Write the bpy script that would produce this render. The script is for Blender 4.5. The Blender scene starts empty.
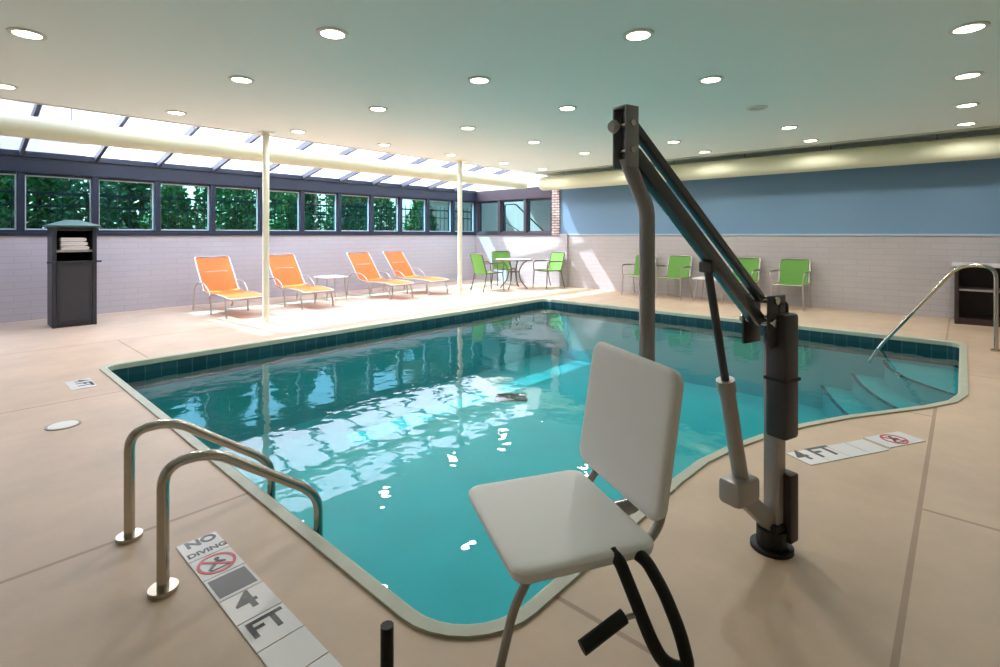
import bpy, bmesh, math, random
from mathutils import Vector, Matrix
random.seed(7)
S = bpy.context.scene
COL = S.collection
PI = math.pi
ANG = math.radians(42.2); CA, SA = math.cos(ANG), math.sin(ANG)
EYE = 1.35

def W(lat, d, z=0.0):
    """point given as sideways / ahead distance from the standing point"""
    return Vector((CA*d + SA*lat, SA*d - CA*lat, z))
def Wd(lat, d, z=0.0):
    return Vector((CA*d + SA*lat, SA*d - CA*lat, z))

# ------------------------------------------------------------------ materials
def lin(c):
    def f(v):
        v /= 255.0
        return v/12.92 if v <= .04045 else ((v+.055)/1.055)**2.4
    return (f(c[0]), f(c[1]), f(c[2]), 1)
def mat(name, col, rough=.5, metal=0.0, bump=0.0, bscale=40, vary=0.0, vscale=6, spec=.5, coat=0):
    m = bpy.data.materials.new(name); m.use_nodes = True
    nt = m.node_tree; b = nt.nodes['Principled BSDF']
    b.inputs['Base Color'].default_value = lin(col)
    b.inputs['Roughness'].default_value = rough
    b.inputs['Metallic'].default_value = metal
    b.inputs['Specular IOR Level'].default_value = spec
    b.inputs['Coat Weight'].default_value = coat
    tc = nt.nodes.new('ShaderNodeTexCoord')
    if vary:
        n = nt.nodes.new('ShaderNodeTexNoise'); n.inputs['Scale'].default_value = vscale; n.inputs['Detail'].default_value = 5
        nt.links.new(tc.outputs['Object'], n.inputs['Vector'])
        mr = nt.nodes.new('ShaderNodeMapRange'); mr.inputs['From Min'].default_value = .3; mr.inputs['From Max'].default_value = .7
        mr.inputs['To Min'].default_value = 1-vary; mr.inputs['To Max'].default_value = 1+vary
        nt.links.new(n.outputs['Fac'], mr.inputs['Value'])
        mx = nt.nodes.new('ShaderNodeMix'); mx.data_type = 'RGBA'; mx.blend_type = 'MULTIPLY'; mx.inputs['Factor'].default_value = 1
        mx.inputs['A'].default_value = lin(col)
        nt.links.new(mr.outputs['Result'], mx.inputs['B'])
        nt.links.new(mx.outputs['Result'], b.inputs['Base Color'])
    if bump:
        n2 = nt.nodes.new('ShaderNodeTexNoise'); n2.inputs['Scale'].default_value = bscale; n2.inputs['Detail'].default_value = 4
        nt.links.new(tc.outputs['Object'], n2.inputs['Vector'])
        bp = nt.nodes.new('ShaderNodeBump'); bp.inputs['Strength'].default_value = bump; bp.inputs['Distance'].default_value = .01
        nt.links.new(n2.outputs['Fac'], bp.inputs['Height']); nt.links.new(bp.outputs['Normal'], b.inputs['Normal'])
    return m
def brickmat(name, c1, c2, mortar, bw, bh, ms, axes, rough=.6, bump=.3, offset=.5, loc=(0,0,0), vary=0, spec=.5):
    """wall or floor laid in blocks; axes picks which two object axes the pattern runs over"""
    m = bpy.data.materials.new(name); m.use_nodes = True
    nt = m.node_tree; b = nt.nodes['Principled BSDF']; b.inputs['Roughness'].default_value = rough
    b.inputs['Specular IOR Level'].default_value = spec
    tc = nt.nodes.new('ShaderNodeTexCoord')
    sp = nt.nodes.new('ShaderNodeSeparateXYZ'); nt.links.new(tc.outputs['Object'], sp.inputs[0])
    cb = nt.nodes.new('ShaderNodeCombineXYZ')
    nt.links.new(sp.outputs[axes[0]], cb.inputs[0]); nt.links.new(sp.outputs[axes[1]], cb.inputs[1])
    mp = nt.nodes.new('ShaderNodeMapping'); mp.inputs['Location'].default_value = loc
    nt.links.new(cb.outputs[0], mp.inputs['Vector'])
    br = nt.nodes.new('ShaderNodeTexBrick')
    br.inputs['Scale'].default_value = 1; br.offset = offset
    br.inputs['Brick Width'].default_value = bw; br.inputs['Row Height'].default_value = bh
    br.inputs['Mortar Size'].default_value = ms; br.inputs['Mortar Smooth'].default_value = .2
    br.inputs['Color1'].default_value = lin(c1); br.inputs['Color2'].default_value = lin(c2); br.inputs['Mortar'].default_value = lin(mortar)
    nt.links.new(mp.outputs['Vector'], br.inputs['Vector'])
    out = br.outputs['Color']
    if vary:
        n = nt.nodes.new('ShaderNodeTexNoise'); n.inputs['Scale'].default_value = 1.7; n.inputs['Detail'].default_value = 8; n.inputs['Roughness'].default_value = .65
        nt.links.new(tc.outputs['Object'], n.inputs['Vector'])
        mr = nt.nodes.new('ShaderNodeMapRange'); mr.inputs['From Min'].default_value = .3; mr.inputs['From Max'].default_value = .7
        mr.inputs['To Min'].default_value = 1-vary; mr.inputs['To Max'].default_value = 1+vary
        nt.links.new(n.outputs['Fac'], mr.inputs['Value'])
        mx = nt.nodes.new('ShaderNodeMix'); mx.data_type = 'RGBA'; mx.blend_type = 'MULTIPLY'; mx.inputs['Factor'].default_value = 1
        nt.links.new(out, mx.inputs['A']); nt.links.new(mr.outputs['Result'], mx.inputs['B'])
        out = mx.outputs['Result']
    nt.links.new(out, b.inputs['Base Color'])
    bp = nt.nodes.new('ShaderNodeBump'); bp.inputs['Strength'].default_value = bump; bp.inputs['Distance'].default_value = .006; bp.invert = True
    nt.links.new(br.outputs['Fac'], bp.inputs['Height']); nt.links.new(bp.outputs['Normal'], b.inputs['Normal'])
    return m
def emit(name, col, strength):
    m = bpy.data.materials.new(name); m.use_nodes = True; nt = m.node_tree
    nt.nodes.remove(nt.nodes['Principled BSDF'])
    e = nt.nodes.new('ShaderNodeEmission'); e.inputs['Color'].default_value = lin(col); e.inputs['Strength'].default_value = strength
    nt.links.new(e.outputs[0], nt.nodes['Material Output'].inputs['Surface'])
    return m
def clear(name, tint, rough=.02, ior=1.45, bump=0, bscale=3, diffuse=None, dfac=0, bstretch=(1,1,1), bdist=.05):
    """see-through sheet: tinted transmission with a Fresnel sheen (and optional milky share)"""
    m = bpy.data.materials.new(name); m.use_nodes = True; nt = m.node_tree
    nt.nodes.remove(nt.nodes['Principled BSDF'])
    t = nt.nodes.new('ShaderNodeBsdfTransparent'); t.inputs['Color'].default_value = (*tint, 1)
    g = nt.nodes.new('ShaderNodeBsdfGlossy'); g.inputs['Roughness'].default_value = rough
    fr = nt.nodes.new('ShaderNodeFresnel')      # same sheen from both faces
    ge = nt.nodes.new('ShaderNodeNewGeometry'); im = nt.nodes.new('ShaderNodeMix'); im.data_type = 'FLOAT'
    im.inputs['A'].default_value = ior; im.inputs['B'].default_value = 1/ior
    nt.links.new(ge.outputs['Backfacing'], im.inputs['Factor']); nt.links.new(im.outputs['Result'], fr.inputs['IOR'])
    if bump:
        tc = nt.nodes.new('ShaderNodeTexCoord'); mp = nt.nodes.new('ShaderNodeMapping'); mp.inputs['Scale'].default_value = bstretch
        nt.links.new(tc.outputs['Object'], mp.inputs['Vector'])
        n = nt.nodes.new('ShaderNodeTexNoise'); n.inputs['Scale'].default_value = bscale; n.inputs['Detail'].default_value = 3
        nt.links.new(mp.outputs[0], n.inputs['Vector'])
        bp = nt.nodes.new('ShaderNodeBump'); bp.inputs['Strength'].default_value = bump; bp.inputs['Distance'].default_value = bdist
        nt.links.new(n.outputs['Fac'], bp.inputs['Height'])
        nt.links.new(bp.outputs['Normal'], g.inputs['Normal']); nt.links.new(bp.outputs['Normal'], fr.inputs['Normal'])
    src = t.outputs[0]
    if diffuse:
        d = nt.nodes.new('ShaderNodeBsdfTranslucent'); d.inputs['Color'].default_value = lin(diffuse)
        mx0 = nt.nodes.new('ShaderNodeMixShader'); mx0.inputs[0].default_value = dfac
        nt.links.new(t.outputs[0], mx0.inputs[1]); nt.links.new(d.outputs[0], mx0.inputs[2]); src = mx0.outputs[0]
    mx = nt.nodes.new('ShaderNodeMixShader'); nt.links.new(fr.outputs[0], mx.inputs[0])
    nt.links.new(src, mx.inputs[1]); nt.links.new(g.outputs[0], mx.inputs[2])
    nt.links.new(mx.outputs[0], nt.nodes['Material Output'].inputs['Surface'])
    return m

M = dict(
    deck=brickmat('deck_concrete', (194,171,148), (189,166,143), (158,132,110), 3.4, 2.6, .012, (0,1), rough=.42, bump=.15, offset=.5, loc=(.15,-.16,0), vary=.13, spec=.4),
    block_left=brickmat('painted_block', (186,181,186), (182,177,182), (176,170,175), .4, .1, .008, (0,2), rough=.5, bump=.15),
    block_far=brickmat('painted_block_far', (182,177,179), (178,173,175), (172,166,168), .4, .1, .008, (1,2), rough=.5, bump=.15),
    blue=mat('blue_wall_paint', (112,146,176), .55, bump=.08, bscale=60),
    cream=mat('cream_paint', (226,222,208), .6),
    white_wall=mat('room_wall_paint', (214,210,200), .7),
    ceiling=mat('ceiling_paint', (238,245,240), .7, bump=.03, bscale=30),
    brick=brickmat('white_painted_brick', (206,190,184), (180,160,152), (96,78,74), .2, .068, .011, (1,2), rough=.7, bump=.5),
    navy=mat('window_frame_navy', (34,42,60), .4),
    alu=mat('pale_window_bead', (196,202,206), .35, .3),
    rafter=mat('rafter_steel', (84,88,100), .45),
    glass=clear('window_glass', (.54,.80,.84), .01, 1.45),
    roofglaze=clear('roof_glazing', (.86,.87,.89), .05, 1.3, diffuse=(240,240,248), dfac=.36),
    water=clear('pool_water', (.50,.86,.88), .015, 1.33, bump=.22, bscale=2.4, bstretch=(1,1,1), bdist=.03),
    basin=mat('pool_plaster_teal', (70,158,162), .6, vary=.05, vscale=2),
    tile=brickmat('waterline_tile', (24,60,70), (32,74,84), (60,92,98), .15, .15, .006, (0,1), rough=.25, bump=.2, offset=0),
    coping=mat('coping_tile', (170,174,156), .4, vary=.06, vscale=9),
    steel=mat('stainless_tube', (190,184,174), .2, 1.0),
    gunmetal=mat('lift_coated_steel', (146,148,152), .24, .4, spec=.6),
    linksteel=mat('lift_arm_dark_steel', (92,94,98), .22, .55, spec=.6),
    liftgrey=mat('lift_grey_steel', (168,163,160), .35, .35),
    charcoal=mat('charcoal_plastic', (66,64,68), .4),
    black=mat('black_foam', (16,16,18), .55, bump=.2, bscale=90),
    brown=mat('dark_brown_case', (50,38,34), .5),
    plastic=mat('white_seat_plastic', (240,239,238), .5),
    orange=mat('orange_sling', (228,104,8), .6, bump=.15, bscale=200),
    green=mat('lime_sling', (98,152,62), .6, bump=.15, bscale=200),
    frame=mat('furniture_frame_silver', (186,178,172), .32, .7),
    bronze=mat('furniture_frame_bronze', (110,94,90), .35, .6),
    tabletop=mat('white_table_top', (232,228,226), .35),
    column=mat('column_paint', (226,224,206), .4),
    duct=mat('duct_fabric', (224,224,196), .6, bump=.1, bscale=25),
    shadegrey=mat('ceiling_shade_strip', (186,188,176), .5),
    valet=mat('valet_charcoal', (44,46,54), .45, bump=.1, bscale=70),
    valetdoor=mat('valet_door_panel', (54,55,62), .45),
    valetroof=mat('valet_green_roof', (58,92,80), .4),
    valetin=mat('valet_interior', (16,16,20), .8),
    towel=mat('white_terry_towel', (236,234,236), .9, bump=.5, bscale=160),
    counter=mat('counter_slab', (206,204,212), .3),
    cabinet=mat('dark_cabinet_wood', (52,38,38), .45, vary=.15, vscale=12),
    cabin=mat('cabinet_interior', (24,18,20), .7),
    shelf=mat('cabinet_shelf_edge', (150,140,140), .4),
    ringw=mat('downlight_ring', (225,222,212), .4),
    lamp=emit('downlight_diffuser', (255,240,205), 14),
    lampoff=mat('unlit_diffuser', (190,190,178), .5),
    marker=mat('white_marker_tile', (214,214,216), .3),
    gridgrey=mat('marker_grey_glaze', (92,92,96), .35),
    ink=mat('marker_black_glaze', (26,26,28), .3),
    red=mat('marker_red_glaze', (196,48,52), .3),
    lid=mat('skimmer_lid_plastic', (220,220,214), .4),
    grate=mat('drain_grate_black', (8,14,18), .5),
    leaf=mat('shrub_leaf', (56,110,46), .5, vary=.5, vscale=3),
    leafdark=mat('shrub_leaf_dark', (40,98,46), .5, vary=.4, vscale=3),
    bark=mat('shrub_bark', (72,58,44), .9),
    iron=mat('fence_iron', (24,28,30), .5),
    ground=mat('outdoor_soil_and_grass', (92,110,66), .9, vary=.3, vscale=2),
    outwall=mat('outdoor_wall_render', (178,154,150), .8, vary=.05, vscale=3),
)

# ------------------------------------------------------------------ mesh builder
class MB:
    def __init__(self): self.v = []; self.f = []; self.mi = []
    def add(self, vs, fs, k=0):
        o = len(self.v); self.v += [tuple(v) for v in vs]
        for f in fs: self.f.append([i+o for i in f]); self.mi.append(k)
        return self
    def box(self, a, b, k=0, mtx=None, bev=0.0):
        x0,y0,z0 = [min(p,q) for p,q in zip(a,b)]; x1,y1,z1 = [max(p,q) for p,q in zip(a,b)]
        bm = bmesh.new()
        vs = [bm.verts.new(p) for p in ((x0,y0,z0),(x1,y0,z0),(x1,y1,z0),(x0,y1,z0),(x0,y0,z1),(x1,y0,z1),(x1,y1,z1),(x0,y1,z1))]
        for f in ((0,3,2,1),(4,5,6,7),(0,1,5,4),(1,2,6,5),(2,3,7,6),(3,0,4,7)): bm.faces.new([vs[i] for i in f])
        if bev:
            bmesh.ops.bevel(bm, geom=list(bm.edges), offset=min(bev, .49*min(x1-x0,y1-y0,z1-z0)), segments=2, affect='EDGES', profile=.5)
        bm.verts.index_update()
        self.add([(mtx @ v.co) if mtx else v.co for v in bm.verts], [[v.index for v in f.verts] for f in bm.faces], k)
        bm.free(); return self
    def beam(self, p, q, w, h, up=(0,0,1), bev=0.0, k=0):
        p, q = Vector(p), Vector(q); d = q-p; L = d.length; z = d.normalized()
        u = Vector(up)
        x = u.cross(z)
        if x.length < 1e-4: x = Vector((1,0,0)).cross(z)
        x.normalize(); y = z.cross(x)
        m = Matrix(((x.x,y.x,z.x,p.x),(x.y,y.y,z.y,p.y),(x.z,y.z,z.z,p.z),(0,0,0,1)))
        return self.box((-w/2,-h/2,0),(w/2,h/2,L), k, m, bev)
    def tube(self, pts, r, n=12, cap=True, k=0, closed=False):
        pts = [Vector(p) for p in pts]; rs = r if isinstance(r,(list,tuple)) else [r]*len(pts)
        N = len(pts); T = []
        for i in range(N):
            a = pts[(i-1) % N] if closed else pts[max(i-1,0)]
            b = pts[(i+1) % N] if closed else pts[min(i+1,N-1)]
            T.append((b-a).normalized())
        ref = Vector((0,0,1)) if abs(T[0].z) < .9 else Vector((1,0,0))
        x = ref.cross(T[0]).normalized(); vs = []
        for i in range(N):
            x = (x - T[i]*x.dot(T[i])).normalized(); y = T[i].cross(x)
            for j in range(n):
                a = 2*PI*j/n; vs.append(pts[i] + rs[i]*(math.cos(a)*x + math.sin(a)*y))
        fs = []
        for i in range(N if closed else N-1):
            i2 = (i+1) % N
            for j in range(n):
                fs.append([i*n+j, i*n+(j+1)%n, i2*n+(j+1)%n, i2*n+j])
        if cap and not closed:
            fs.append(list(range(n))[::-1]); fs.append([(N-1)*n+j for j in range(n)])
        return self.add(vs, fs, k)
    def prism(self, poly, z0, z1, k=0, mtx=None):
        n = len(poly); vs = [Vector((p[0],p[1],z0)) for p in poly] + [Vector((p[0],p[1],z1)) for p in poly]
        if mtx: vs = [mtx @ v for v in vs]
        fs = [list(range(n))[::-1], list(range(n,2*n))] + [[i,(i+1)%n,n+(i+1)%n,n+i] for i in range(n)]
        return self.add(vs, fs, k)
    def disc(self, c, r, z0, z1, n=32, k=0):
        return self.prism([(c[0]+r*math.cos(2*PI*i/n), c[1]+r*math.sin(2*PI*i/n)) for i in range(n)], z0, z1, k)
    def ring(self, c, r0, r1, z0, z1, n=32, k=0):
        vs = []
        for (r, z) in ((r0,z0),(r1,z0),(r1,z1),(r0,z1)):
            vs += [(c[0]+r*math.cos(2*PI*i/n), c[1]+r*math.sin(2*PI*i/n), z) for i in range(n)]
        fs = []
        for a in range(4):
            b = (a+1) % 4
            fs += [[a*n+i, a*n+(i+1)%n, b*n+(i+1)%n, b*n+i] for i in range(n)]
        return self.add(vs, fs, k)
    def sheet(self, rows, th, k=0):
        """curved panel of real thickness through a grid of points"""
        R, C = len(rows), len(rows[0]); P = [[Vector(p) for p in r] for r in rows]
        N = [[None]*C for _ in range(R)]
        for i in range(R):
            for j in range(C):
                du = P[min(i+1,R-1)][j]-P[max(i-1,0)][j]; dv = P[i][min(j+1,C-1)]-P[i][max(j-1,0)]
                N[i][j] = du.cross(dv).normalized()
        vs = [P[i][j]+N[i][j]*th/2 for i in range(R) for j in range(C)] + [P[i][j]-N[i][j]*th/2 for i in range(R) for j in range(C)]
        o = R*C; fs = []
        for i in range(R-1):
            for j in range(C-1):
                q = [i*C+j, (i+1)*C+j, (i+1)*C+j+1, i*C+j+1]
                fs.append(q); fs.append([x+o for x in q[::-1]])
        for i in range(R-1):
            fs.append([i*C, i*C+o, (i+1)*C+o, (i+1)*C]); fs.append([i*C+C-1, (i+1)*C+C-1, (i+1)*C+C-1+o, i*C+C-1+o])
        for j in range(C-1):
            fs.append([j, j+1, j+1+o, j+o]); a = (R-1)*C
            fs.append([a+j, a+j+o, a+j+1+o, a+j+1])
        return self.add(vs, fs, k)
    def build(self, name, m, parent=None, smooth=False, origin=None):
        me = bpy.data.meshes.new(name)
        vs = self.v
        if origin is not None:
            o_ = Vector(origin); vs = [tuple(Vector(v)-o_) for v in vs]
        me.from_pydata(vs, [], self.f)
        ms = m if isinstance(m, (list,tuple)) else [m]
        for x in ms: me.materials.append(x)
        for p, k in zip(me.polygons, self.mi): p.material_index = k
        bm = bmesh.new(); bm.from_mesh(me); bmesh.ops.recalc_face_normals(bm, faces=bm.faces); bm.to_mesh(me); bm.free()
        me.update()
        if smooth:
            me.polygons.foreach_set('use_smooth', [True]*len(me.polygons))
            try: me.set_sharp_from_angle(angle=math.radians(40))
            except Exception: pass
        o = bpy.data.objects.new(name, me); COL.objects.link(o)
        if origin is not None: o.location = origin
        if parent: o.parent = parent
        return o
def fillet(pts, r, seg=6):
    """round the corners of a polyline"""
    P = [Vector(p) for p in pts]; out = [P[0]]
    for i in range(1, len(P)-1):
        a, b, c = P[i-1], P[i], P[i+1]
        u, w = (a-b), (c-b); rr = min(r, .48*u.length, .48*w.length)
        u.normalize(); w.normalize(); s, e = b+u*rr, b+w*rr
        for k in range(seg+1):
            t = k/seg; out.append(s*(1-t)**2 + b*2*t*(1-t) + e*t*t)
    out.append(P[-1]); return out
def thing(name, label, cat, loc=(0,0,0), rz=0, group=None):
    o = bpy.data.objects.new(name, None); COL.objects.link(o); o.empty_display_size = .1
    o.location = loc; o.rotation_euler = (0,0,rz); o['label'] = label; o['category'] = cat
    if group: o['group'] = group
    return o
def tag(o, label, cat, group=None, kind=None):
    o['label'] = label; o['category'] = cat
    if group: o['group'] = group
    if kind: o['kind'] = kind
    return o
def struct(o): o['kind'] = 'structure'; return o
def dup(root, loc, rz, label, group=None):
    r = root.copy(); COL.objects.link(r); r.location = loc; r.rotation_euler = (0,0,rz); r['label'] = label
    if group: r['group'] = group
    for ch in list(root.children):
        c = ch.copy(); COL.objects.link(c); c.parent = r
        for g in list(ch.children):
            d = g.copy(); COL.objects.link(d); d.parent = c
    return r
def text_mesh(name, body, size, m, parent, loc, rz, extrude=.001, bold=.0):
    cu = bpy.data.curves.new('lettering', 'FONT'); cu.body = body; cu.size = size; cu.extrude = extrude; cu.offset = bold
    cu.align_x = 'LEFT'; cu.align_y = 'BOTTOM'
    t = bpy.data.objects.new('lettering', cu); COL.objects.link(t)
    bpy.context.view_layer.update()
    me = bpy.data.meshes.new_from_object(t.evaluated_get(bpy.context.evaluated_depsgraph_get()))
    bpy.data.objects.remove(t); me.name = name; me.materials.clear(); me.materials.append(m)
    o = bpy.data.objects.new(name, me); COL.objects.link(o); o.parent = parent; o.location = loc; o.rotation_euler = (0,0,rz)
    return o

# ------------------------------------------------------------------ setting
XE, YL = 10.88, 10.85          # far end wall plane, window wall plane
XB, YR = -2.6, -3.4            # walls behind the viewpoint
HC = 2.90                      # ceiling
YC = 8.12                      # where the flat ceiling ends and the roof glazing begins
WX = [0.0,.88,1.80,2.70,3.62,4.55,5.44,6.345,7.235,8.11,9.02,9.96,YL]   # window mullion centres along the wall
WX[-1] = XE
SILL, HEAD, TOP = 1.33, 2.31, 2.62

# pool outline (counter-clockwise)
def arc(cx, cy, r, a0, a1, n=8):
    return [(cx+r*math.cos(math.radians(a0+(a1-a0)*i/n)), cy+r*math.sin(math.radians(a0+(a1-a0)*i/n))) for i in range(n+1)]
PX0, PX1, PY1, PYR, PYN = 1.15, 8.5, 6.48, .03, 1.18
pool = arc(PX0+.28, PYN+.28, .28, 180, 270)
pool += [(2.2,PYN),(2.7,PYN+.005),(3.05,1.17),(3.4,1.105),(3.75,1.0),(4.1,.865),(4.5,.665),(4.85,.45),(5.2,.235),(5.5,.09),(5.8,PYR)]
pool += [(PX1-.12,PYR)] + arc(PX1-.12, PYR+.12, .12, 270, 360, 4)[1:]
pool += arc(PX1-.12, PY1-.12, .12, 0, 90, 4) + arc(PX0+.12, PY1-.12, .12, 90, 180, 4)
def offset(poly, d):
    n = len(poly); out = []
    for i in range(n):
        a, b, c = Vector(poly[i-1]), Vector(poly[i]), Vector(poly[(i+1)%n])
        e1, e2 = (b-a).normalized(), (c-b).normalized()
        n1, n2 = Vector((e1.y,-e1.x)), Vector((e2.y,-e2.x)); m_ = (n1+n2).normalized()
        out.append(tuple(b + m_*(d/max(.5, m_.dot(n1)))))
    return out

# floor with the pool cut out
bm = bmesh.new()
outer = [(XB,YR),(XE+.2,YR),(XE+.2,YL+.2),(XB,YL+.2)]
cop = offset(pool, .06)
def loop(pts):
    vs = [bm.verts.new((p[0],p[1],0)) for p in pts]
    return [bm.edges.new((vs[i], vs[(i+1)%len(vs)])) for i in range(len(vs))]
ed = loop(outer) + loop(cop)
bmesh.ops.triangle_fill(bm, use_beauty=True, use_dissolve=False, edges=ed)
bmesh.ops.recalc_face_normals(bm, faces=bm.faces)
for f in bm.faces:
    if f.normal.z < 0: f.normal_flip()
me = bpy.data.meshes.new('floor'); bm.to_mesh(me); bm.free(); me.materials.append(M['deck'])
fl = bpy.data.objects.new('floor', me); COL.objects.link(fl); struct(fl)

n = len(pool)
cm = MB()
prof = [(cop,-.02),(cop,.012),(offset(pool,.012),.012),(offset(pool,-.004),.002),(offset(pool,-.004),-.045),(pool,-.05)]
vs = [(p[0],p[1],z) for (pl,z) in prof for p in pl]; fs = []
for a in range(len(prof)-1):
    fs += [[a*n+i, a*n+(i+1)%n, (a+1)*n+(i+1)%n, (a+1)*n+i] for i in range(n)]
cm.add(vs, fs); o = cm.build('pool_coping', M['coping']); struct(o)
WZ, BZ = -.13, -1.15
bs = MB()
rings = [-.045, -.30, BZ]
vs = [(p[0],p[1],z) for z in rings for p in pool]
fs1 = [[i, (i+1)%n, n+(i+1)%n, n+i] for i in range(n)]
fs2 = [[n+i, n+(i+1)%n, 2*n+(i+1)%n, 2*n+i] for i in range(n)]
bs.add(vs, fs1, 1); bs.add(vs, fs2, 0); bs.add([(p[0],p[1],BZ) for p in pool], [list(range(n))], 0)
o = bs.build('pool_basin', [M['basin'], M['tile']]); struct(o)
st = MB()
for k in range(3):
    yk, xk, zk = PYR+.75+.36*k, 7.15-.6*k, -.34-.24*k
    hyp = [(PX1+.01, yk)] + [(PX1+(xk-PX1)*t_+.18*math.sin(PI*t_)*-.55, yk+(PYR-yk)*t_+.18*math.sin(PI*t_)*.85) for t_ in (.12,.25,.38,.5,.62,.75,.88)] + [(xk, PYR-.01)]
    st.prism([(PX1+.01,PYR-.01)]+hyp, BZ, zk)
    for p_, q_ in zip(hyp[:-1], hyp[1:]): st.beam((p_[0],p_[1],zk+.002),(q_[0],q_[1],zk+.002),.045,.008,k=1)
o = st.build('pool_steps', [M['basin'], M['tile']]); struct(o)
ws = MB(); wp = offset(pool, .0)
ws.add([(p[0],p[1],WZ) for p in wp], [list(range(n))]); o = ws.build('pool_water', M['water']); struct(o)

# walls
wl = MB()
wl.box((XB,YL,-.05),(XE+.2,YL+.2,SILL)); wl.box((XB,YL,SILL),(WX[0]-.07,YL+.2,TOP), 0)
struct(wl.build('wall_left', M['block_left']))
wf = MB()
wf.box((XE,YR,-.05),(XE+.2,YL+.2,SILL), 0); wf.box((XE+.015,YR,SILL),(XE+.2,7.76,3.2), 1); wf.box((XE,7.76,TOP),(XE+.2,YL+.2,3.2), 2)
struct(wf.build('wall_far', [M['block_far'], M['blue'], M['cream']]))
struct(MB().box((XB-.2,YR-.2,-.05),(XB,YL+.2,3.2)).build('wall_back', M['white_wall']))
struct(MB().box((XB,YR-.2,-.05),(XE+.2,YR,3.2)).build('wall_right', M['white_wall']))
struct(MB().box((XB,YR,HC),(XE+.2,YC,HC+.24)).build('ceiling', M['ceiling']))
struct(MB().box((XE-.02,YR,SILL-.012),(XE+.02,7.76,SILL+.022), bev=.004).build('trim_1', mat('pale_blue_ledge', (168,190,208), .4)))
struct(MB().box((XE-.035,7.76,SILL),(XE+.2,8.0,TOP+.2)).build('trim_2', M['brick']))
struct(MB().box((XE-.06,7.50,-.0),(XE,7.74,SILL+.02)).build('trim_3', M['block_far']))
# grey ceiling strips by the far wall, standing in for shade above the duct
tr = MB(); tr.box((10.16,YR,HC-.035),(10.20,8.0,HC)); tr.box((10.20,YR,HC-.012),(10.62,8.0,HC)); tr.box((10.62,YR,HC-.05),(10.66,8.0,HC))
struct(tr.build('trim_4', M['shadegrey']))
# window headers and sills
hd = MB(); hd.box((WX[0]-.1,YL-.05,HEAD),(XE+.2,YL+.2,TOP), bev=.004); hd.box((WX[0]-.1,YL-.09,TOP-.07),(XE,YL-.05,TOP), bev=.004)
hd.box((WX[0]-.1,YL-.03,SILL-.01),(XE,YL+.2,SILL+.05), bev=.004)
struct(hd.build('trim_5', M['navy']))
hd = MB(); hd.box((XE-.04,8.0,HEAD),(XE+.2,YL,TOP), bev=.004); hd.box((XE-.03,8.0,SILL-.01),(XE+.2,YL,SILL+.05), bev=.004)
struct(hd.build('trim_6', M['bronze'] if False else mat('end_frame_dark', (62,54,62), .45)))
def window(idx, a, b, axis, mf):
    """one fixed pane between two mullions; axis 'x' on the window wall, 'y' on the end wall"""
    name = 'window_%d' % idx; fr = MB(); bead = MB(); gl = MB()
    def bx(mb, u0, u1, v0, v1, z0, z1):
        if axis == 'x': mb.box((u0,YL+v0,z0),(u1,YL+v1,z1), bev=.003)
        else: mb.box((XE+v0,u0,z0),(XE+v1,u1,z1), bev=.003)
    z0, z1 = SILL+.05, HEAD
    bx(fr, a, a+.045, -.03, .16, z0, z1); bx(fr, b-.045, b, -.03, .16, z0, z1)
    bx(fr, a+.055, b-.055, .0, .1, z0, z0+.035); bx(fr, a+.055, b-.055, .0, .1, z1-.03, z1)
    o = struct(fr.build(name, mf))
    q = .02
    for (u0,u1,y0,y1) in ((a+.045,a+.045+q,z0+.035,z1-.03),(b-.045-q,b-.045,z0+.035,z1-.03),(a+.055,b-.055,z0+.035,z0+.035+q),(a+.055,b-.055,z1-.03-q,z1-.03)):
        bx(bead, u0, u1, .045, .085, y0, y1)
    bead.build('window_bead', M['alu'] if axis == 'x' else mf, o)
    bx(gl, a+.06, b-.06, .06, .068, z0+.03, z1-.03); gl.build('window_glass', M['glass'], o)
for i in range(len(WX)-1): window(i+1, WX[i], WX[i+1], 'x', M['navy'])
EY = [8.0, 8.92, 9.88, 10.8]
endframe = bpy.data.materials['end_frame_dark']
for i in range(3): window(20+i, EY[i], EY[i+1], 'y', endframe)
# sloped roof glazing with its rafters
def roofz(y): return TOP + .03 + (YL+.05-y)*.20
rg = MB(); rg.add([(XB,YC-.05,roofz(YC-.05)),(XE+.2,YC-.05,roofz(YC-.05)),(XE+.2,YL+.3,roofz(YL+.3)),(XB,YL+.3,roofz(YL+.3)),
                   (XB,YC-.05,roofz(YC-.05)+.02),(XE+.2,YC-.05,roofz(YC-.05)+.02),(XE+.2,YL+.3,roofz(YL+.3)+.02),(XB,YL+.3,roofz(YL+.3)+.02)],
                  [(0,1,2,3),(7,6,5,4),(0,4,5,1),(1,5,6,2),(2,6,7,3),(3,7,4,0)])
struct(rg.build('skylight_glazing', M['roofglaze']))
for x in [-1.8,-.9] + WX[:-1]:
    r = MB().beam((x,YC,roofz(YC)-.06),(x,YL,roofz(YL)-.06),.05,.11,bev=.004)
    struct(r.build('rafter', M['rafter']))
struct(MB().box((XB,YC-.02,HC-.01),(XE,YC+.03,roofz(YC)+.02)).build('trim_7', M['cream']))
struct(MB().box((XB,YL,TOP),(XE+.2,YL+.2,TOP+.03)).build('trim_8', M['navy']))

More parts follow.
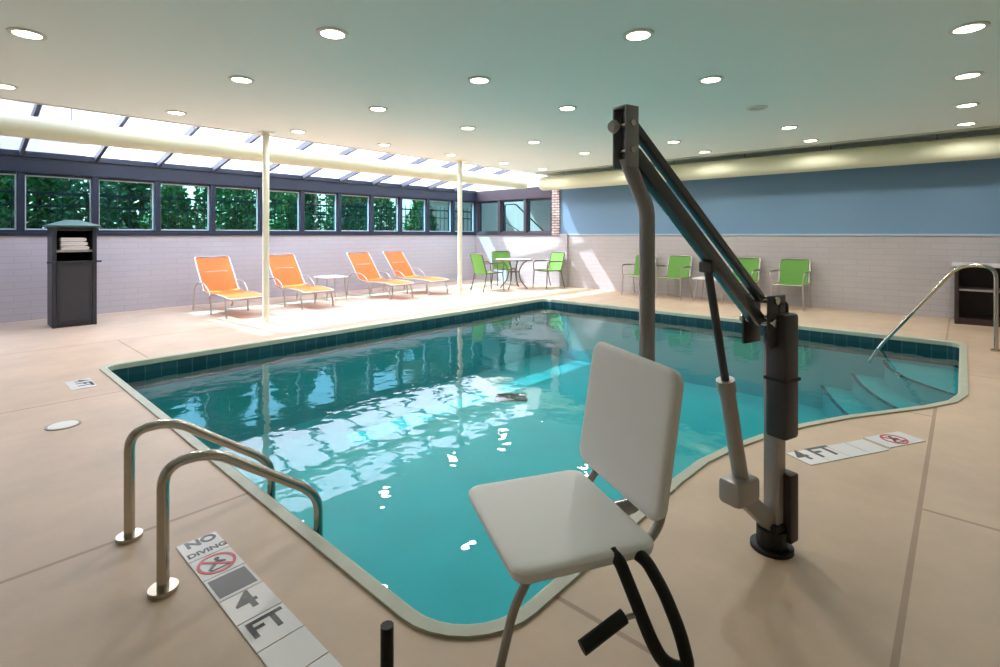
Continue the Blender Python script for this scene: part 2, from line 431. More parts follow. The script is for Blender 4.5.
# ------------------------------------------------------------------ columns, ducts
for k, (x, lab) in enumerate(((3.37,'slim round cream column on the deck beside the two nearer orange loungers'),(7.42,'slim round cream column standing at the foot of the farthest orange lounger'))):
    t = thing('column', lab, 'column', (x,7.87,0), group='columns along the window side')
    MB().tube([(0,0,.0),(0,0,HC-.001)], .048, 24).build('shaft', M['column'], t, True)
    MB().box((-.09,-.09,0),(.09,.09,.012), bev=.003).build('base_plate', M['column'], t)
    MB().box((-.10,-.10,HC-.012),(.10,.10,HC-.001), bev=.003).build('cap_plate', M['column'], t)
def duct(name, p, q, r, label, hangers, zt):
    t = thing(name, label, 'duct', p)
    P, Q = Vector(p), Vector(q); d = (Q-P); L = d.length; ux = d.normalized()
    pts = []; rs = []; nseg = int(L/1.5)
    prof = [(0,.02),(.004,.6),(.02,.9),(.06,1.0)]
    for (a, s) in prof: pts.append(ux*a); rs.append(max(.002, r*s))
    for k in range(1, nseg):
        c = L*k/nseg
        for (a, s) in ((-.03,1),(0,.985),(.03,1)): pts.append(ux*(c+a)); rs.append(r*s)
    for (a, s) in ((.06,1.0),(.02,.9),(.004,.6),(0,.02)): pts.append(ux*(L-a)); rs.append(max(.002, r*s))
    MB().tube(pts, rs, 28).build('duct_sleeve', M['duct'], t, True)
    hg = []
    for k in range(hangers):
        c = ux*(L*(k+.5)/hangers)
        h = MB().tube([c+Vector((0,0,r*.97)), Vector((c.x,c.y,zt(P+c)-P.z))], .006, 6); h.build('hanger', M['rafter'], t)
duct('air_duct', (-2.4,8.62,2.68), (10.5,8.62,2.68), .14, 'long round cream air duct hanging in front of the sloping roof glazing', 9, lambda p: roofz(p.y)-.0)
duct('air_duct', (10.40,-3.2,2.63), (10.40,8.0,2.63), .175, 'thick pale air duct hanging along the top of the blue wall', 8, lambda p: HC-.012)

# ------------------------------------------------------------------ ceiling lights
rows = [(7.42,'in row nearest windows'),(5.35,'in second row from windows'),(3.6,'in middle row of five'),(1.87,'in fourth row from windows'),(-.03,'in row farthest from windows')]
LX = [.47,2.05,3.66,5.2,6.75,8.3,9.7]
present = {0:[0,1,2,3,4,5,6],1:[0,1,2,3,4,5,6],2:[1,2,3,4,5,6],3:[2,3,4,5,6],4:[3,4,5,6]}
ords = ['closest','second','third','fourth','fifth','sixth','seventh']
proto = {}
def light(x, y, lit, label):
    if lit in proto: return dup(proto[lit], (x,y,HC), 0, label, proto[lit].get('group'))
    t = thing('downlight', label, 'ceiling light', (x,y,HC), group='round ceiling downlights')
    MB().ring((0,0), .088, .118, -.014, -.001, 36).build('trim_ring', M['ringw'], t, True)
    MB().disc((0,0), .09, -.008, -.001, 36).build('diffuser', M['lamp'] if lit else M['lampoff'], t)
    proto[lit] = t; return t
for r, (y, rn) in enumerate(rows):
    for i in present[r]:
        lit = not (r == 3 and i == 4)
        lab = 'glowing round downlight, %s from far wall %s' % (ords[6-i], rn)
        if i == 6: lab = lab.replace('closest from', 'closest to')
        if not lit: lab = 'unlit round ceiling downlight, the only dark one on the ceiling'
        light(LX[i], y, lit, lab)
        if lit:
            la = bpy.data.lights.new('downlight_lamp', 'AREA'); la.shape = 'DISK'; la.size = .16; la.energy = 6.5; la.color = (1,.96,.92); la.spread = math.radians(150)
            lo = bpy.data.objects.new('downlight_lamp', la); COL.objects.link(lo); lo.location = (LX[i], y, HC-.02)

# ------------------------------------------------------------------ green armchairs
def make_chair(frame_m, label, group, rz, loc):
    t = thing('armchair', label, 'chair', loc, rz, group)
    # faces local +x
    w = .25
    seat = [[Vector((x, y, .44 - .025*math.cos(y/w*PI/2) - .012*math.sin((x+.22)/.44*PI))) for y in [(-w+.02)+(2*w-.04)*j/8 for j in range(9)]] for x in [-.21+.43*i/6 for i in range(7)]]
    MB().sheet(seat, .012).build('seat', M['green'], t, True)
    bk = [[Vector((-.22-.13*(z-.42)/.46 - .02*math.cos(y/w*PI/2), y, z)) for y in [(-w+.02)+(2*w-.04)*j/8 for j in range(9)]] for z in [.40+.47*i/6 for i in range(7)]]
    MB().sheet(bk, .012).build('backrest', M['green'], t, True)
    MB().tube(fillet([(.23,-w,.44),(-.22,-w,.43),(-.355,-w,.88),(-.355,w,.88),(-.22,w,.43),(.23,w,.44)],.06), .013, 8).build('back_frame', frame_m, t, True)
    MB().tube([(.22,-w,.435),(.22,w,.435)], .012, 8).build('front_rail', frame_m, t, True)
    for s in (-1,1):
        MB().tube(fillet([(.24,s*w,.44),(.255,s*(w+.01),.2),(.27,s*(w+.015),0)],.05), .013, 8).build('leg', frame_m, t, True)
        MB().tube(fillet([(-.22,s*w,.43),(-.27,s*(w+.01),.2),(-.33,s*(w+.015),0)],.05), .013, 8).build('leg', frame_m, t, True)
        a = MB().tube(fillet([(.245,s*(w+.005),.44),(.25,s*(w+.025),.64),(.16,s*(w+.03),.665),(-.20,s*(w+.025),.655),(-.285,s*w,.66)],.07), .012, 8).build('armrest', frame_m, t, True)
        MB().beam((.19,s*(w+.03),.676),(-.17,s*(w+.028),.668),.035,.016,bev=.006).build('arm_pad', M['bronze'], a)
    return t
FACE = PI
ch1 = make_chair(M['frame'], 'lime green armchair partly behind the lift post, leftmost along the far wall', 'lime chairs along the far wall', FACE, (10.43,5.32,0))
dup(ch1, (10.43,4.52,0), FACE, 'lime green armchair just right of the lift post, beside the low table', 'lime chairs along the far wall')
dup(ch1, (10.43,3.18,0), FACE, 'lime green armchair showing to the right of the slanting lift arm', 'lime chairs along the far wall')
dup(ch1, (10.43,2.33,0), FACE, 'rightmost lime green armchair along the far wall under the blue paint', 'lime chairs along the far wall')
tch = make_chair(M['bronze'], 'lime armchair left of the round table, its back towards the window wall', 'chairs at the round table', math.radians(-12), (8.85,8.4,0))
dup(tch, (10.12,9.02,0), math.radians(-122), 'lime armchair behind the round table, facing it below the end windows', 'chairs at the round table')
dup(tch, (10.38,7.78,0), math.radians(168), 'lime armchair right of the round table below the brick pillar', 'chairs at the round table')

# round dining table with curved legs
t = thing('round_table', 'round pale patio table on curved bronze legs in the far corner', 'table', (9.66,8.3,0))
MB().disc((0,0), .46, .70, .722, 48).build('tabletop', M['tabletop'], t, True)
MB().ring((0,0), .455, .475, .695, .725, 48).build('table_rim', M['bronze'], t, True)
for k in range(4):
    a = math.radians(20+90*k); u = Vector((math.cos(a), math.sin(a), 0))
    pts = [u*.36+Vector((0,0,.70)), u*.22+Vector((0,0,.60)), u*.13+Vector((0,0,.42)), u*.17+Vector((0,0,.22)), u*.30+Vector((0,0,.06)), u*.36+Vector((0,0,0))]
    MB().tube(fillet(pts,.12), .016, 8).build('leg', M['bronze'], t, True)
MB().ring((0,0), .125, .15, .40, .42, 32).build('leg_ring', M['bronze'], t, True)

# ------------------------------------------------------------------ orange loungers (foot towards the pool = local +x)
def make_lounger(label, loc, rz):
    t = thing('sun_lounger', label, 'sun lounger', loc, rz, 'orange loungers by the windows')
    w = .29
    # local x: 0 hinge, +1.12 foot ; back goes to -.46, z .95
    ys = [(-w+.015)+(2*w-.03)*j/8 for j in range(9)]
    seatx = [0,.12,.28,.45,.62,.8,.97,1.13]
    zc = [.36,.335,.325,.335,.345,.34,.33,.31]
    MB().sheet([[Vector((x, y, z-.018*math.cos(y/w*PI/2))) for y in ys] for x, z in zip(seatx, zc)], .014).build('seat', M['orange'], t, True)
    MB().sheet([[Vector((-.02-.45*s, y, .37+.56*s-.03*math.cos(y/w*PI/2)+.02*math.sin(s*PI))) for y in ys] for s in [i/6 for i in range(7)]], .014).build('backrest', M['orange'], t, True)
    MB().tube(fillet([(0,-w,.365),(-.47,-w,.935),(-.47,w,.935),(0,w,.365)],.06), .015, 8).build('back_frame', M['frame'], t, True)
    MB().tube(fillet([(0,-w,.365),(.28,-w,.325),(.6,-w,.345),(1.0,-w,.33),(1.15,-w,.305),(1.15,w,.305),(1.0,w,.33),(.6,w,.345),(.28,w,.325),(0,w,.365)],.06), .015, 8).build('seat_frame', M['frame'], t, True)
    for s in (-1,1):
        MB().tube(fillet([(.98,s*w,.33),(1.06,s*(w+.01),.16),(1.08,s*(w+.01),0)],.08), .015, 8).build('leg', M['frame'], t, True)
        MB().tube(fillet([(-.30,s*(w+.03),.40),(-.36,s*(w+.035),.2),(-.40,s*(w+.035),0)],.08), .015, 8).build('leg', M['frame'], t, True)
        MB().tube(fillet([(-.40,s*(w+.035),.0),(-.32,s*(w+.03),.42),(-.15,s*(w+.035),.50),(.15,s*(w+.035),.50),(.36,s*(w+.02),.36),(.40,s*(w+.01),.12),(.40,s*(w+.01),.0)],.13,8), .013, 8).build('armrest', M['frame'], t, True)
    MB().tube([(-.26,-w,.67),(-.26,w,.67)], .010, 8).build('back_bar', M['frame'], t, True)
    return t
g = 'orange loungers by the windows'
DN = -PI/2
l1 = make_lounger('orange sling sun lounger left of the first column, nearest the towel cabinet', (3.40,9.77,0), DN)
dup(l1, (4.66,9.77,0), DN, 'orange sling sun lounger just right of the first column, beside the white side table', g)
dup(l1, (6.44,9.72,0), DN+.05, 'orange sling sun lounger right of the white side table, third from left', g)
dup(l1, (7.43,9.75,0), DN+.08, 'orange sling sun lounger nearest the second column, farthest of the four', g)
t = thing('side_table', 'small white side table between the second and third orange loungers', 'side table', (5.52,9.75,0))
MB().box((-.25,-.25,.445),(.25,.25,.47), bev=.008).build('tabletop', M['tabletop'], t)
for sx in (-1,1):
    for sy in (-1,1):
        MB().tube([(sx*.20,sy*.20,.446),(sx*.22,sy*.22,0)], .014, 8).build('leg', M['frame'], t, True)
MB().tube([(.21,.21,.15),(.21,-.21,.15),(-.21,-.21,.15),(-.21,.21,.15)], .009, 8, closed=True).build('stretcher', M['frame'], t)
t = thing('side_table', 'low pale side table between lime chairs, behind the slanting lift arm', 'side table', (10.43,3.80,0))
MB().box((-.24,-.24,.445),(.24,.24,.47), bev=.008).build('tabletop', M['tabletop'], t)
for sx in (-1,1):
    for sy in (-1,1):
        MB().tube([(sx*.15,sy*.15,.446),(sx*.22,sy*.22,0)], .014, 8).build('leg', M['frame'], t, True)

# ------------------------------------------------------------------ towel cabinet
vx0, vx1, vy0, vy1 = 1.11, 1.61, 9.62, 10.12
t = thing('towel_cabinet', 'tall charcoal towel cabinet with green roof standing before the windows', 'cabinet', ((vx0+vx1)/2,(vy0+vy1)/2,0))
hw, hd_ = (vx1-vx0)/2, (vy1-vy0)/2
b = MB(); th = .035
b.box((-hw,-hd_,0),(-hw+th,hd_,1.45), bev=.006); b.box((hw-th,-hd_,0),(hw,hd_,1.45), bev=.006)
b.box((-hw+th,hd_-th,0),(hw-th,hd_,1.45)); b.box((-hw+th,-hd_+.01,0),(hw-th,hd_-th,.06))
b.box((-hw+th,-hd_+.005,1.40),(hw-th,hd_-th,1.45))
b.box((-hw-.004,-hd_-.012,0),(-hw+.045,-hd_+.02,1.45), bev=.005); b.box((hw-.045,-hd_-.012,0),(hw+.004,-hd_+.02,1.45), bev=.005)
b.build('body', M['valet'], t)
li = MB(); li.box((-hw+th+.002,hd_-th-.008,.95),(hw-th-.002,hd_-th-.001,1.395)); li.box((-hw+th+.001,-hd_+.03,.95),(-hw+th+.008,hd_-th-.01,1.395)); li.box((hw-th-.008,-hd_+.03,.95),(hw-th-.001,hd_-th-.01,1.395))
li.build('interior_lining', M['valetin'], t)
MB().box((-hw+th,-hd_+.03,1.085),(hw-th,hd_-th,1.115)).build('shelf', M['liftgrey'], t)
dr = MB().box((-hw+.05,-hd_-.008,.05),(hw-.05,-hd_+.02,.93), bev=.006).build('door', M['valetdoor'], t)
fr = MB(); fr.box((-hw+.05,-hd_-.014,.05),(-hw+.085,-hd_-.008,.93)); fr.box((hw-.085,-hd_-.014,.05),(hw-.05,-hd_-.008,.93)); fr.box((-hw+.085,-hd_-.014,.05),(hw-.085,-hd_-.008,.10)); fr.box((-hw+.085,-hd_-.014,.88),(hw-.085,-hd_-.008,.93))
fr.build('door_frame', M['valet'], dr)
MB().box((-hw-.06,-hd_-.03,.93),(hw+.06,-hd_+.02,.955), bev=.005).build('front_ledge', M['valet'], t)
rf = MB(); e = .05
rf.add([(-hw-e,-hd_-e,1.45),(hw+e,-hd_-e,1.45),(hw+e,hd_+e,1.45),(-hw-e,hd_+e,1.45),(-hw-e,-hd_-e,1.475),(hw+e,-hd_-e,1.475),(hw+e,hd_+e,1.475),(-hw-e,hd_+e,1.475),(-.07,-.07,1.56),(.07,-.07,1.56),(.07,.07,1.56),(-.07,.07,1.56)],
       [(3,2,1,0),(0,1,5,4),(1,2,6,5),(2,3,7,6),(3,0,4,7),(4,5,9,8),(5,6,10,9),(6,7,11,10),(7,4,8,11),(8,9,10,11)])
rf.build('roof', M['valetroof'], t)
for k in range(3):
    z0 = 1.1155 + k*.062; cx = (vx0+vx1)/2 - .01*k; cy = (vy0+vy1)/2 - .07
    tw = MB(); path = [(-.15,.026),(.12,.026),(.145,.013),(.12,.0)]
    tw.box((-.155+.008*k,-.13,0),(.15-.006*k,.12,.027), bev=.012); tw.box((-.15+.008*k,-.128,.027),(.15-.006*k,.12,.056), bev=.013)
    tw.tube([(.15-.006*k,-.125,.028),(.15-.006*k,.115,.028)], .026, 10)
    o = tw.build('towel', M['towel'], None, True); o.location = (cx,cy,z0)
    tag(o, ['folded white towel at the bottom of the pile in the towel cabinet','folded white towel in the middle of the pile in the towel cabinet','folded white towel on top of the pile in the towel cabinet'][k], 'towel', 'folded towels in the cabinet')

# ------------------------------------------------------------------ counter cabinet at the far right
t = thing('counter_cabinet', 'dark open counter cabinet with pale top against the far wall at right', 'cabinet', (10.57,-.62,0))
b = MB()
y0, y1, x0, x1 = -.72, .72, -.28, .30
b.box((x0,y1-.05,0),(x1,y1,.86), bev=.004); b.box((x0,y0,0),(x1,y0+.05,.86), bev=.004)
b.box((x0+.04,y0+.05,0),(x1,y1-.05,.09)); b.box((x0,-.03,.09),(x1,.03,.86)); b.box((x1-.03,y0+.05,.09),(x1,y1-.05,.86))
b.build('carcass', M['cabinet'], t)
MB().box((x0-.03,y0-.03,.86),(x1+.01,y1+.03,.905), bev=.006).build('countertop', M['counter'], t)
MB().box((x0+.02,.03,.50),(x1-.03,y1-.05,.525)).build('shelf', M['shelf'], t)
MB().box((x0+.02,y0+.05,.50),(x1-.03,-.03,.525)).build('shelf', M['shelf'], t)

# ------------------------------------------------------------------ pool rails
def rail(y, label):
    t = thing('grab_rail', label, 'handrail', (.575,y,0), group='grab rails on the near pool edge')
    # in local coordinates x towards the pool
    p = [(0,0,0),(0,0,.40),(.02,0,.47),(.10,0,.495),(.26,0,.46),(.62,0,.205),(.695,0,.16),(.715,0,.08),(.72,0,-.55)]
    MB().tube(fillet([(0,0,0),(0,0,.475),(.17,0,.475),(.575,0,.175),(.627,0,.10),(.63,0,-.6)],.13,8), .021, 14).build('rail_tube', M['steel'], t, True)
    MB().disc((0,0), .05, 0, .018, 24).build('flange', M['steel'], t, True)
    return t
rail(2.74, 'bent steel grab rail over the near pool edge, the one farther from the deck lettering')
rail(2.24, 'bent steel grab rail over the near pool edge, close to the deck lettering')
t = thing('stair_handrail', 'tall bent steel handrail leading into the pool steps at far right', 'handrail', (8.2,-.28,0))
MB().tube(fillet([(0,0,0),(0,0,.98),(0,.32,.98),(0,1.08,-.1),(0,1.2,-.33)],.14,8), .021, 14).build('rail_tube', M['steel'], t, True)
MB().disc((0,0), .05, 0, .018, 24).build('flange', M['steel'], t, True)

# ------------------------------------------------------------------ deck markers, drain, skimmer lid
def no_dive(parent, cx, cy, r, rz):
    """red ring and slash over a black diving swimmer"""
    c, s = math.cos(rz), math.sin(rz)
    m_ = Matrix.Translation((cx,cy,0)) @ Matrix.Rotation(rz,4,'Z')
    f = MB()
    f.prism([(-.55*r,-.38*r),(-.42*r,-.50*r),(.10*r,.02*r),(.40*r,-.12*r),(.48*r,-.02*r),(.12*r,.26*r),(-.05*r,.20*r)], .0045, .0058, 0, m_)
    f.prism([(.14*r+.14*r*math.cos(a*PI/6), .42*r+.14*r*math.sin(a*PI/6)) for a in range(12)], .0045, .0058, 0, m_)
    f.prism([(-.6*r,-.62*r),(.6*r,-.62*r),(.6*r,-.52*r),(-.6*r,-.52*r)], .0045, .0058, 0, m_)
    f.build('diver_symbol', M['ink'], parent)
    q = MB(); q.ring((cx,cy), .80*r, .96*r, .0045, .0062, 32)
    q.prism([(-.62*r,.50*r),(-.50*r,.62*r),(.62*r,-.50*r),(.50*r,-.62*r)], .0046, .0064, 0, m_)
    q.build('prohibition_ring', M['red'], parent)
def marker(loc, rz, L, H, label, items, grp='depth marker tiles in the deck'):
    t = thing('deck_marker', label, 'floor sign', loc, rz, grp)
    b = MB(); k = max(1, round(L/H)); w = L/k
    for i in range(k): b.box((i*w+.002,0,.0005),((i+1)*w-.002,H,.0045), bev=.001)
    b.build('tiles', M['marker'], t)
    for it in items:
        if it[0] == 't': text_mesh('lettering', it[1], it[4], M['ink'], t, (it[2],it[3],.0045), 0, .0008, .004)
        else: no_dive(t, it[1], it[2], it[3], 0)
    return t
t = marker((.69,1.35,0), 0, .16, 1.16, 'white tile strip with black lettering beside the near grab rail', [])
bpy.data.objects.remove(t.children[0])
b = MB()
for k in range(7): b.box((.001,1.16-.166*(k+1)+.002,.0005),(.159,1.16-.166*k-.002,.0045), bev=.001)
b.build('tiles', M['marker'], t)
text_mesh('lettering', 'NO', .075, M['ink'], t, (.028,1.085,.0045), 0, .0008, .003); text_mesh('lettering', 'DIVING', .045, M['ink'], t, (.010,1.012,.0045), 0, .0008, .0015)
no_dive(t, .08, .912, .074, 0)
MB().box((.012,.68,.0045),(.148,.81,.0052)).build('pictogram_field', M['gridgrey'], t)
text_mesh('lettering', '4', .15, M['ink'], t, (.035,.52,.0045), 0, .0008, .003); text_mesh('lettering', 'FT', .12, M['ink'], t, (.015,.37,.0045), 0, .0008, .003)
a_ = math.atan2(-.30,.54)
marker((3.42,.66,0), a_, .66, .17, 'white tile strip with black lettering behind the lift mast near the curved pool edge', [('t','4 FT',.02,.025,.17)])
marker((4.03,.345,0), a_, .34, .17, 'pale tile strip with diving ban symbol near the curved pool edge', [('s',.17,.085,.08)])
marker((.78,6.05,0), -PI/2, .36, .18, 'small pale tile marker in the deck near the pool corner facing the towel cabinet', [('t','4 FT',.02,.035,.15)])
t = thing('skimmer_lid', 'round white skimmer lid set in the deck left of the pool', 'lid', (.60,4.7,0))
MB().disc((0,0), .085, .0005, .007, 40).build('lid_plate', M['lid'], t); MB().ring((0,0), .088, .10, .0005, .006, 40).build('lid_ring', M['shelf'], t)
t = thing('pool_drain', 'black rectangular drain grate on the pool bottom', 'drain', W(.168,7.79,BZ), ANG-PI/2)
b = MB(); b.box((-.24,-.16,.001),(.24,-.13,.02)); b.box((-.24,.13,.001),(.24,.16,.02)); b.box((-.24,-.13,.001),(-.21,.13,.02)); b.box((.21,-.13,.001),(.24,.13,.02))
b.build('grate_frame', M['grate'], t)
b = MB()
for k in range(14): b.box((-.205+.0305*k,-.13,.001),(-.205+.0305*k+.02,.13,.016))
b.box((-.21,-.13,.001),(.21,.13,.004)); b.build('grate', M['grate'], t)

# ------------------------------------------------------------------ pool lift
ML, MD = 1.17, 2.2                              # mast position (sideways, ahead)
base = W(ML, MD)
lift = thing('pool_lift', 'grey pool access lift with white seat on a slanting arm over the pool edge', 'pool lift', base)
def LP(lat, d, z): return W(lat, d, z) - base    # local point
def lb(name, mb, m, parent=None, smooth=True): return mb.build(name, m, parent or lift, smooth)
A3 = (LP(1,0,0)-LP(0,0,0)).normalized(); D3 = (LP(0,1,0)-LP(0,0,0)).normalized()
arm = (LP(.44,1.76,0)-LP(ML,MD,0)); arm.normalize(); side = Vector((-arm.y, arm.x, 0))
RM = Matrix(((arm.x,side.x,0,0),(arm.y,side.y,0,0),(0,0,1,0),(0,0,0,1)))   # local x along the arm
lb('base_socket', MB().disc((0,0), .085, 0, .015).disc((0,0), .06, .015, .09), M['black'])
lb('mast', MB().box((-.032,-.032,.05),(.032,.032,1.0), 0, Matrix.Translation(A3*.012)@RM, .006), M['liftgrey'])
lb('mast_foot', MB().box((-.046,-.046,.02),(.046,.046,.12), 0, RM, .01), M['black'])
bt = Matrix.Translation(A3*.065 + D3*(-.01)) @ RM
lb('anchor_case', MB().box((-.03,-.03,.04),(.03,.03,.33), 0, bt, .008), M['brown'])
cbx = Matrix.Translation(A3*.014 - D3*.055) @ RM
cb_ = lb('control_box', MB().box((-.05,-.046,.50),(.05,.046,1.02), 0, cbx, .015), M['charcoal'])
lb('control_box_seam', MB().box((-.053,-.049,.74),(.053,.049,.752), 0, cbx), M['black'], cb_)
lb('battery_handle', MB().tube(fillet([cbx@Vector((-.03,0,1.015)), cbx@Vector((-.03,0,1.06)), cbx@Vector((.03,0,1.06)), cbx@Vector((.03,0,1.015))],.02), .010, 8), M['brown'], cb_)
# mast head clevis
hb = MB()
for s in (-1,1): hb.box((.0,s*.055-.006,.88),(.12,s*.055+.006,1.095), 0, RM, .004)
lb('mast_head', hb, M['charcoal'])
# parallel links
tipu, tipl = LP(.452,1.765,1.733), LP(.452,1.765,1.632)
hu, hl = LP(1.105,2.165,1.075), LP(1.085,2.15,.985)
lb('upper_link', MB().beam(hu, tipu, .034, .034, bev=.007), M['linksteel'])
lb('lower_link', MB().beam(hl, tipl, .050, .056, bev=.011), M['linksteel'])
for p in (hu, hl): lb('head_pin', MB().tube([p-side*.075, p+side*.075], .016, 14), M['steel'])
# tip bracket
tb = MB(); tc = LP(.43,1.75,0)
for s in (-1,1): tb.box((-.03,s*.029-.004,1.575),(.03,s*.029+.004,1.785), 0, Matrix.Translation(tc)@RM, .003)
tb.box((-.03,-.029,1.776),(.03,.029,1.785), 0, Matrix.Translation(tc)@RM, .002); tb.box((-.004,-.029,1.58),(.004,.029,1.775), 0, Matrix.Translation(tc-arm*.012)@RM)
tbo = lb('tip_bracket', tb, M['gunmetal'])
for z in (1.725, 1.635): lb('tip_pin', MB().tube([tc+Vector((0,0,z))-side*.038, tc+Vector((0,0,z))+side*.038], .011, 14), M['steel'], tbo)
lb('tip_knob', MB().tube([tc+arm*.036+Vector((0,0,1.715)), tc+arm*.055+Vector((0,0,1.712)), tc+arm*.068+Vector((0,0,1.71))], [.012,.024,.016], 14), M['liftgrey'], tbo)
# hanger post
post = [tc+Vector((0,0,1.615)), LP(.515,1.79,1.435), LP(.515,1.79,.60), LP(.47,1.77,.415), LP(.16,1.65,.405)]
lb('hanger_post', MB().tube(fillet(post,.032,8), .027, 16), M['gunmetal'])
# actuator
a0, a1 = LP(.80,1.975,1.235), LP(1.00,2.11,.30)
am = a0 + (a1-a0)*.52
ac = lb('actuator', MB().tube([am, a1], .031, 16).tube([am-(a1-a0).normalized()*.02, am+(a1-a0).normalized()*.03], .036, 16), M['liftgrey'])
lb('actuator_rod', MB().tube([a0, am], .016, 12), M['charcoal'], ac)
lb('actuator_motor', MB().box((-.075,-.05,-.05),(.075,.05,.055), 0, Matrix.Translation(a1+arm*.02)@RM, .02), M['liftgrey'], ac)
lb('actuator_clevis', MB().box((-.014,-.03,-.035),(.014,.03,.01), 0, Matrix.Translation(a0)@RM, .008), M['charcoal'], ac)
lb('actuator_bracket', MB().beam(a1+Vector((0,0,-.03)), Vector((0,0,.10)), .05, .07, bev=.008), M['liftgrey'])
# seat: facing mostly left; F = facing, R_ = towards the camera
F = LP(-.946,-.323,0)-LP(0,0,0); R_ = LP(.323,-.946,0)-LP(0,0,0)
sc_ = LP(.171,1.65,0)
def SP(f, r, z): return sc_ + F*f + R_*r + Vector((0,0,z))
def rrect(hx, hy, r, n=6):
    out = []
    for (cx,cy,a) in ((hx-r,hy-r,0),(-hx+r,hy-r,90),(-hx+r,-hy+r,180),(hx-r,-hy+r,270)):
        for k in range(n+1):
            t_ = math.radians(a+90*k/n); out.append((cx+r*math.cos(t_), cy+r*math.sin(t_)))
    return out
def pad(hx, hy, r, layers, fn):
    mb = MB(); vs = []; m_ = None
    for (ins, h) in layers:
        pl = rrect(hx-ins, hy-ins, max(.005, r-ins)); m_ = len(pl); vs += [fn(p[0],p[1],h) for p in pl]
    fs = [list(range(m_))[::-1]]
    for a in range(len(layers)-1): fs += [[a*m_+i, a*m_+(i+1)%m_, (a+1)*m_+(i+1)%m_, (a+1)*m_+i] for i in range(m_)]
    fs.append([(len(layers)-1)*m_+i for i in range(m_)])
    return mb.add(vs, fs)
lay = [(.02,-.035),(.004,-.03),(0,-.015),(0,-.006),(.006,0),(.02,.004),(.05,.002)]
lb('seat', pad(.225,.255,.05,lay,lambda x,y,h: SP(x,y,.452+h-.0*x)), M['plastic'])
RE = Vector((0,0,1)); tilt = (-F*.16 + RE).normalized(); nrm = (F + RE*.16).normalized(); bc = SP(-.215,0,.50)
lb('backrest', pad(.225,.25,.05,lay,lambda x,y,h: bc + tilt*(x+.225) + R_*(y+.005) + nrm*h), M['plastic'])
ub = MB()
ub.tube(fillet([SP(.19,.19,.40),SP(-.20,.19,.40),SP(-.27,.19,.46),SP(-.295,.19,.62)],.06), .014, 10); ub.tube(fillet([SP(.19,-.19,.40),SP(-.20,-.19,.40),SP(-.27,-.19,.46),SP(-.295,-.19,.62)],.06), .014, 10)
ub.tube([SP(-.05,-.19,.40),SP(-.05,.19,.40)], .014, 10)
lb('seat_frame', ub, M['liftgrey'])
# near armrest folded down: black padded loop with its grip; footrest with black side stops
def Q(u, v, d): return LP((u-500)/511*d, d, EYE-(v-234)/511*d)
ar = lb('armrest', MB().tube(fillet([Q(612,552,1.46),Q(620,562,1.43),Q(636,602,1.39),Q(651,640,1.36),Q(664,664,1.34),Q(690,672,1.33),Q(680,632,1.36),Q(664,592,1.40),Q(646,560,1.45),Q(632,550,1.48)],.03,6), [.017]*1 if False else .018, 12), M['black'])
lb('armrest_grip', MB().tube([Q(582,648,1.32),Q(624,616,1.37)], .019, 12), M['black'], ar)
lb('armrest_link', MB().tube([Q(618,620,1.365),Q(645,612,1.39)], .007, 8), M['liftgrey'], ar)
ft = lb('footrest', MB().tube(fillet([SP(.16,.19,.40),SP(.21,.20,.33),SP(.28,.21,.08),SP(.56,.21,.065)],.04), .013, 10), M['liftgrey'])
lb('foot_plate', MB().box((-.08,-.10,.055),(.08,.12,.068), 0, Matrix.Translation(SP(.43,.2,0)) @ Matrix(((F.x,R_.x,0,0),(F.y,R_.y,0,0),(0,0,1,0),(0,0,0,1))), .004), M['plastic'], ft)
lb('foot_stop', MB().tube([SP(.55,.21,.375),SP(.55,.215,.06)], .017, 10), M['black'], ft)

# ------------------------------------------------------------------ outdoors
struct(MB().box((-8,YL+.2,.55),(24,30,.62)).build('outdoor_ground', M['ground']))
struct(MB().box((XE+.2,-4,.0),(24,YL+.2,.3)).build('outdoor_paving', M['outwall']))
struct(MB().box((13.2,7.0,.3),(13.4,16.5,3.6)).build('outdoor_wall', M['outwall']))
struct(MB().box((11.6,5.0,3.5),(13.4,11.6,3.6)).build('sun_band_blocker', M['outwall']))  # unseen slab added to bound the sun band on the outdoor wall
struct(MB().box((11.6,12.8,3.5),(13.4,18,3.6)).build('sun_band_blocker', M['outwall']))  # second added slab, shading the other side of that band
struct(MB().box((-12,13.0,.5),(-1.6,22,10)).build('deck_shade_block', M['outwall']))  # unseen block added to keep the sun off the near-left deck
fence = thing('iron_fence', 'black iron fence of upright bars outside the windows', 'fence', (0,12.3,.62))
MB().box((0,-.02,1.45),(12.6,.02,1.49)).build('fence_rail', M['iron'], fence); MB().box((0,-.02,.12),(12.6,.02,.16)).build('fence_rail', M['iron'], fence)
MB().box((0,-.02,1.22),(12.6,.02,1.25)).build('fence_rail', M['iron'], fence)
pk = MB().box((-.008,-.008,0),(.008,.008,1.58)).build('fence_picket', M['iron'], fence); pk.location = (.2,0,0)
for k in range(1, 72):
    q = pk.copy(); COL.objects.link(q); q.location = (.2+.17*k,0,0)
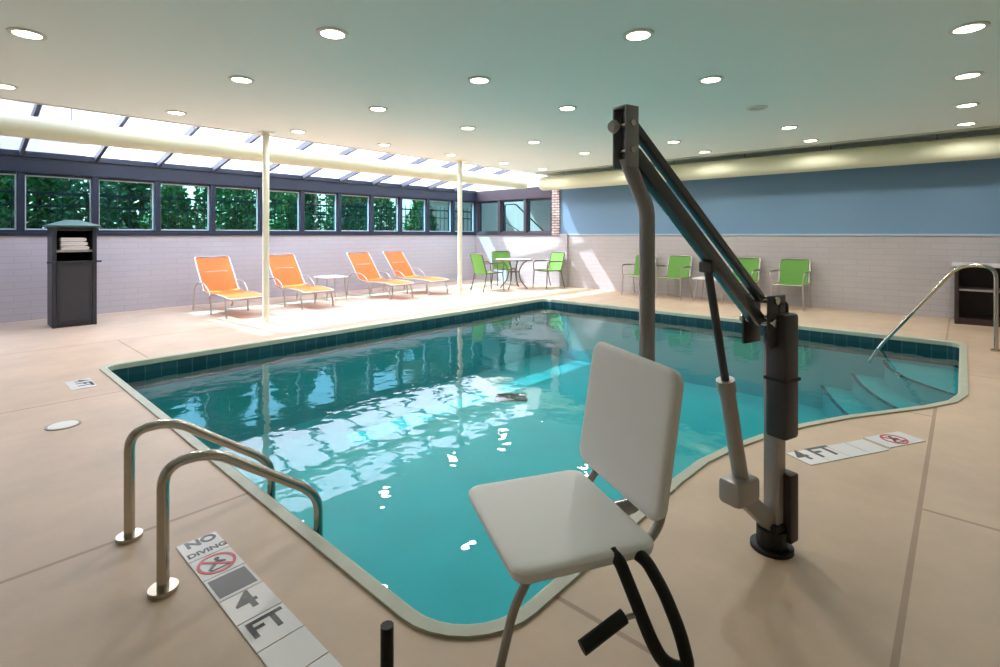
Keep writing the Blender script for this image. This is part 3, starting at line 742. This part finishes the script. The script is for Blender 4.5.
def leaves(n, rx, ry, h, size, rnd):
    mb = MB()
    for _ in range(n):
        a = rnd.uniform(0,2*PI); zz = rnd.uniform(.05,1)*h; prof = math.sin(min(1,zz/h*.9+.25)*PI*.95)**.5 if zz/h < .97 else .3
        rr = math.sqrt(rnd.uniform(.15,1))*prof
        p = Vector((rx*rr*math.cos(a), ry*rr*math.sin(a), zz))
        d = Vector((rnd.uniform(-1,1), rnd.uniform(-1,1), rnd.uniform(-.3,1))).normalized()
        e_ = d.cross(Vector((rnd.uniform(-1,1),rnd.uniform(-1,1),rnd.uniform(-1,1)))).normalized()
        s_ = size*rnd.uniform(.6,1.3)
        mb.add([p, p+d*s_*.5+e_*s_*.28, p+d*s_, p+d*s_*.5-e_*s_*.28], [(0,1,2,3)])
    return mb
names = ['first','second','third','fourth','fifth','sixth','seventh','eighth','ninth','tenth','eleventh']
rnd = random.Random(3); shr = []; trs = []
for k in range(8):
    x = .7 + 1.5*k; y = 13.9 + .15*math.sin(k*2.3); lab = 'leafy green shrub behind the iron fence, %s from the left outside the windows' % names[k]
    if k < 3:
        t = thing('shrub', lab, 'shrub', (x,y,.62), group='shrubs outside the windows')
        leaves(3200, .62, .66, (2.2,2.7,1.9)[k], .13, rnd).build('foliage', M['leaf'] if k != 1 else M['leafdark'], t)
        MB().tube([(0,0,0),(.03,.02,.8),(0,.05,1.6)], [.06,.045,.02], 8).build('stem', M['bark'], t); shr.append(t)
    else: dup(shr[(k*2) % 3], (x,y,.62), 0, lab)
for k in range(5):
    x = 1.6 + 2.15*k; y = 16.6; lab = 'tall dense tree behind the shrubs, %s from the left outside the windows' % names[k]
    if k < 2:
        t = thing('tree', lab, 'tree', (x,y,.62), group='trees beyond the shrubs')
        leaves(5200, .84, .8, 4.2, .2, rnd).build('foliage', M['leafdark'] if k else M['leaf'], t)
        MB().tube([(0,0,0),(.05,.03,1.2),(0,.05,3)], [.12,.09,.03], 8).build('trunk', M['bark'], t); trs.append(t)
    else: dup(trs[k % 2], (x,y,.62), 0, lab)
t = thing('stair_railing', 'dark outdoor stair railing sloping down beyond the end windows', 'railing', (12.6,10.3,.3))
MB().tube(fillet([(0,.9,.9),(0,.9,2.02),(0,.45,2.02),(0,-1.2,.75)],.06), .022, 10).build('handrail', M['iron'], t, True)
MB().tube([(0,.9,1.45),(0,-.9,.55)], .016, 8).build('lower_rail', M['iron'], t, True)
for (y_, z_) in ((.9,2.0),(.0,1.67),(-.9,.97)): MB().tube([(0,y_,0),(0,y_,z_)], .018, 8).build('post', M['iron'], t, True)

# ------------------------------------------------------------------ light, sky, camera
w = bpy.data.worlds.new('sky'); S.world = w; w.use_nodes = True; nt = w.node_tree
bg = nt.nodes['Background']; sk = nt.nodes.new('ShaderNodeTexSky'); sk.sky_type = 'NISHITA'
SUN = Vector((.45,-.70,-1)).normalized()
sk.sun_disc = False; sk.sun_elevation = math.asin(-SUN.z); sk.sun_rotation = math.atan2(-SUN.x, -SUN.y); sk.dust_density = 3; sk.altitude = 50
nt.links.new(sk.outputs[0], bg.inputs['Color']); bg.inputs['Strength'].default_value = .58
sl = bpy.data.lights.new('sun', 'SUN'); sl.energy = 14.5; sl.angle = math.radians(.6); sl.color = (.90,.95,1)
so = bpy.data.objects.new('sun', sl); COL.objects.link(so); so.location = (-5,14,14); so.rotation_euler = SUN.to_track_quat('-Z','Y').to_euler()
cam = bpy.data.cameras.new('camera'); cam.sensor_width = 36; cam.lens = 36*511/1000; cam.shift_y = -.0995; cam.clip_start = .02
co = bpy.data.objects.new('camera', cam); COL.objects.link(co); co.location = (0,0,EYE); co.rotation_euler = (PI/2,0,ANG-PI/2)
S.camera = co
S.cycles.max_bounces = 14; S.cycles.diffuse_bounces = 8; S.cycles.transparent_max_bounces = 24
S.view_settings.view_transform = 'Standard'; S.view_settings.look = 'None'; S.view_settings.gamma = 1; S.view_settings.use_curve_mapping = False
S.view_settings.exposure = .82
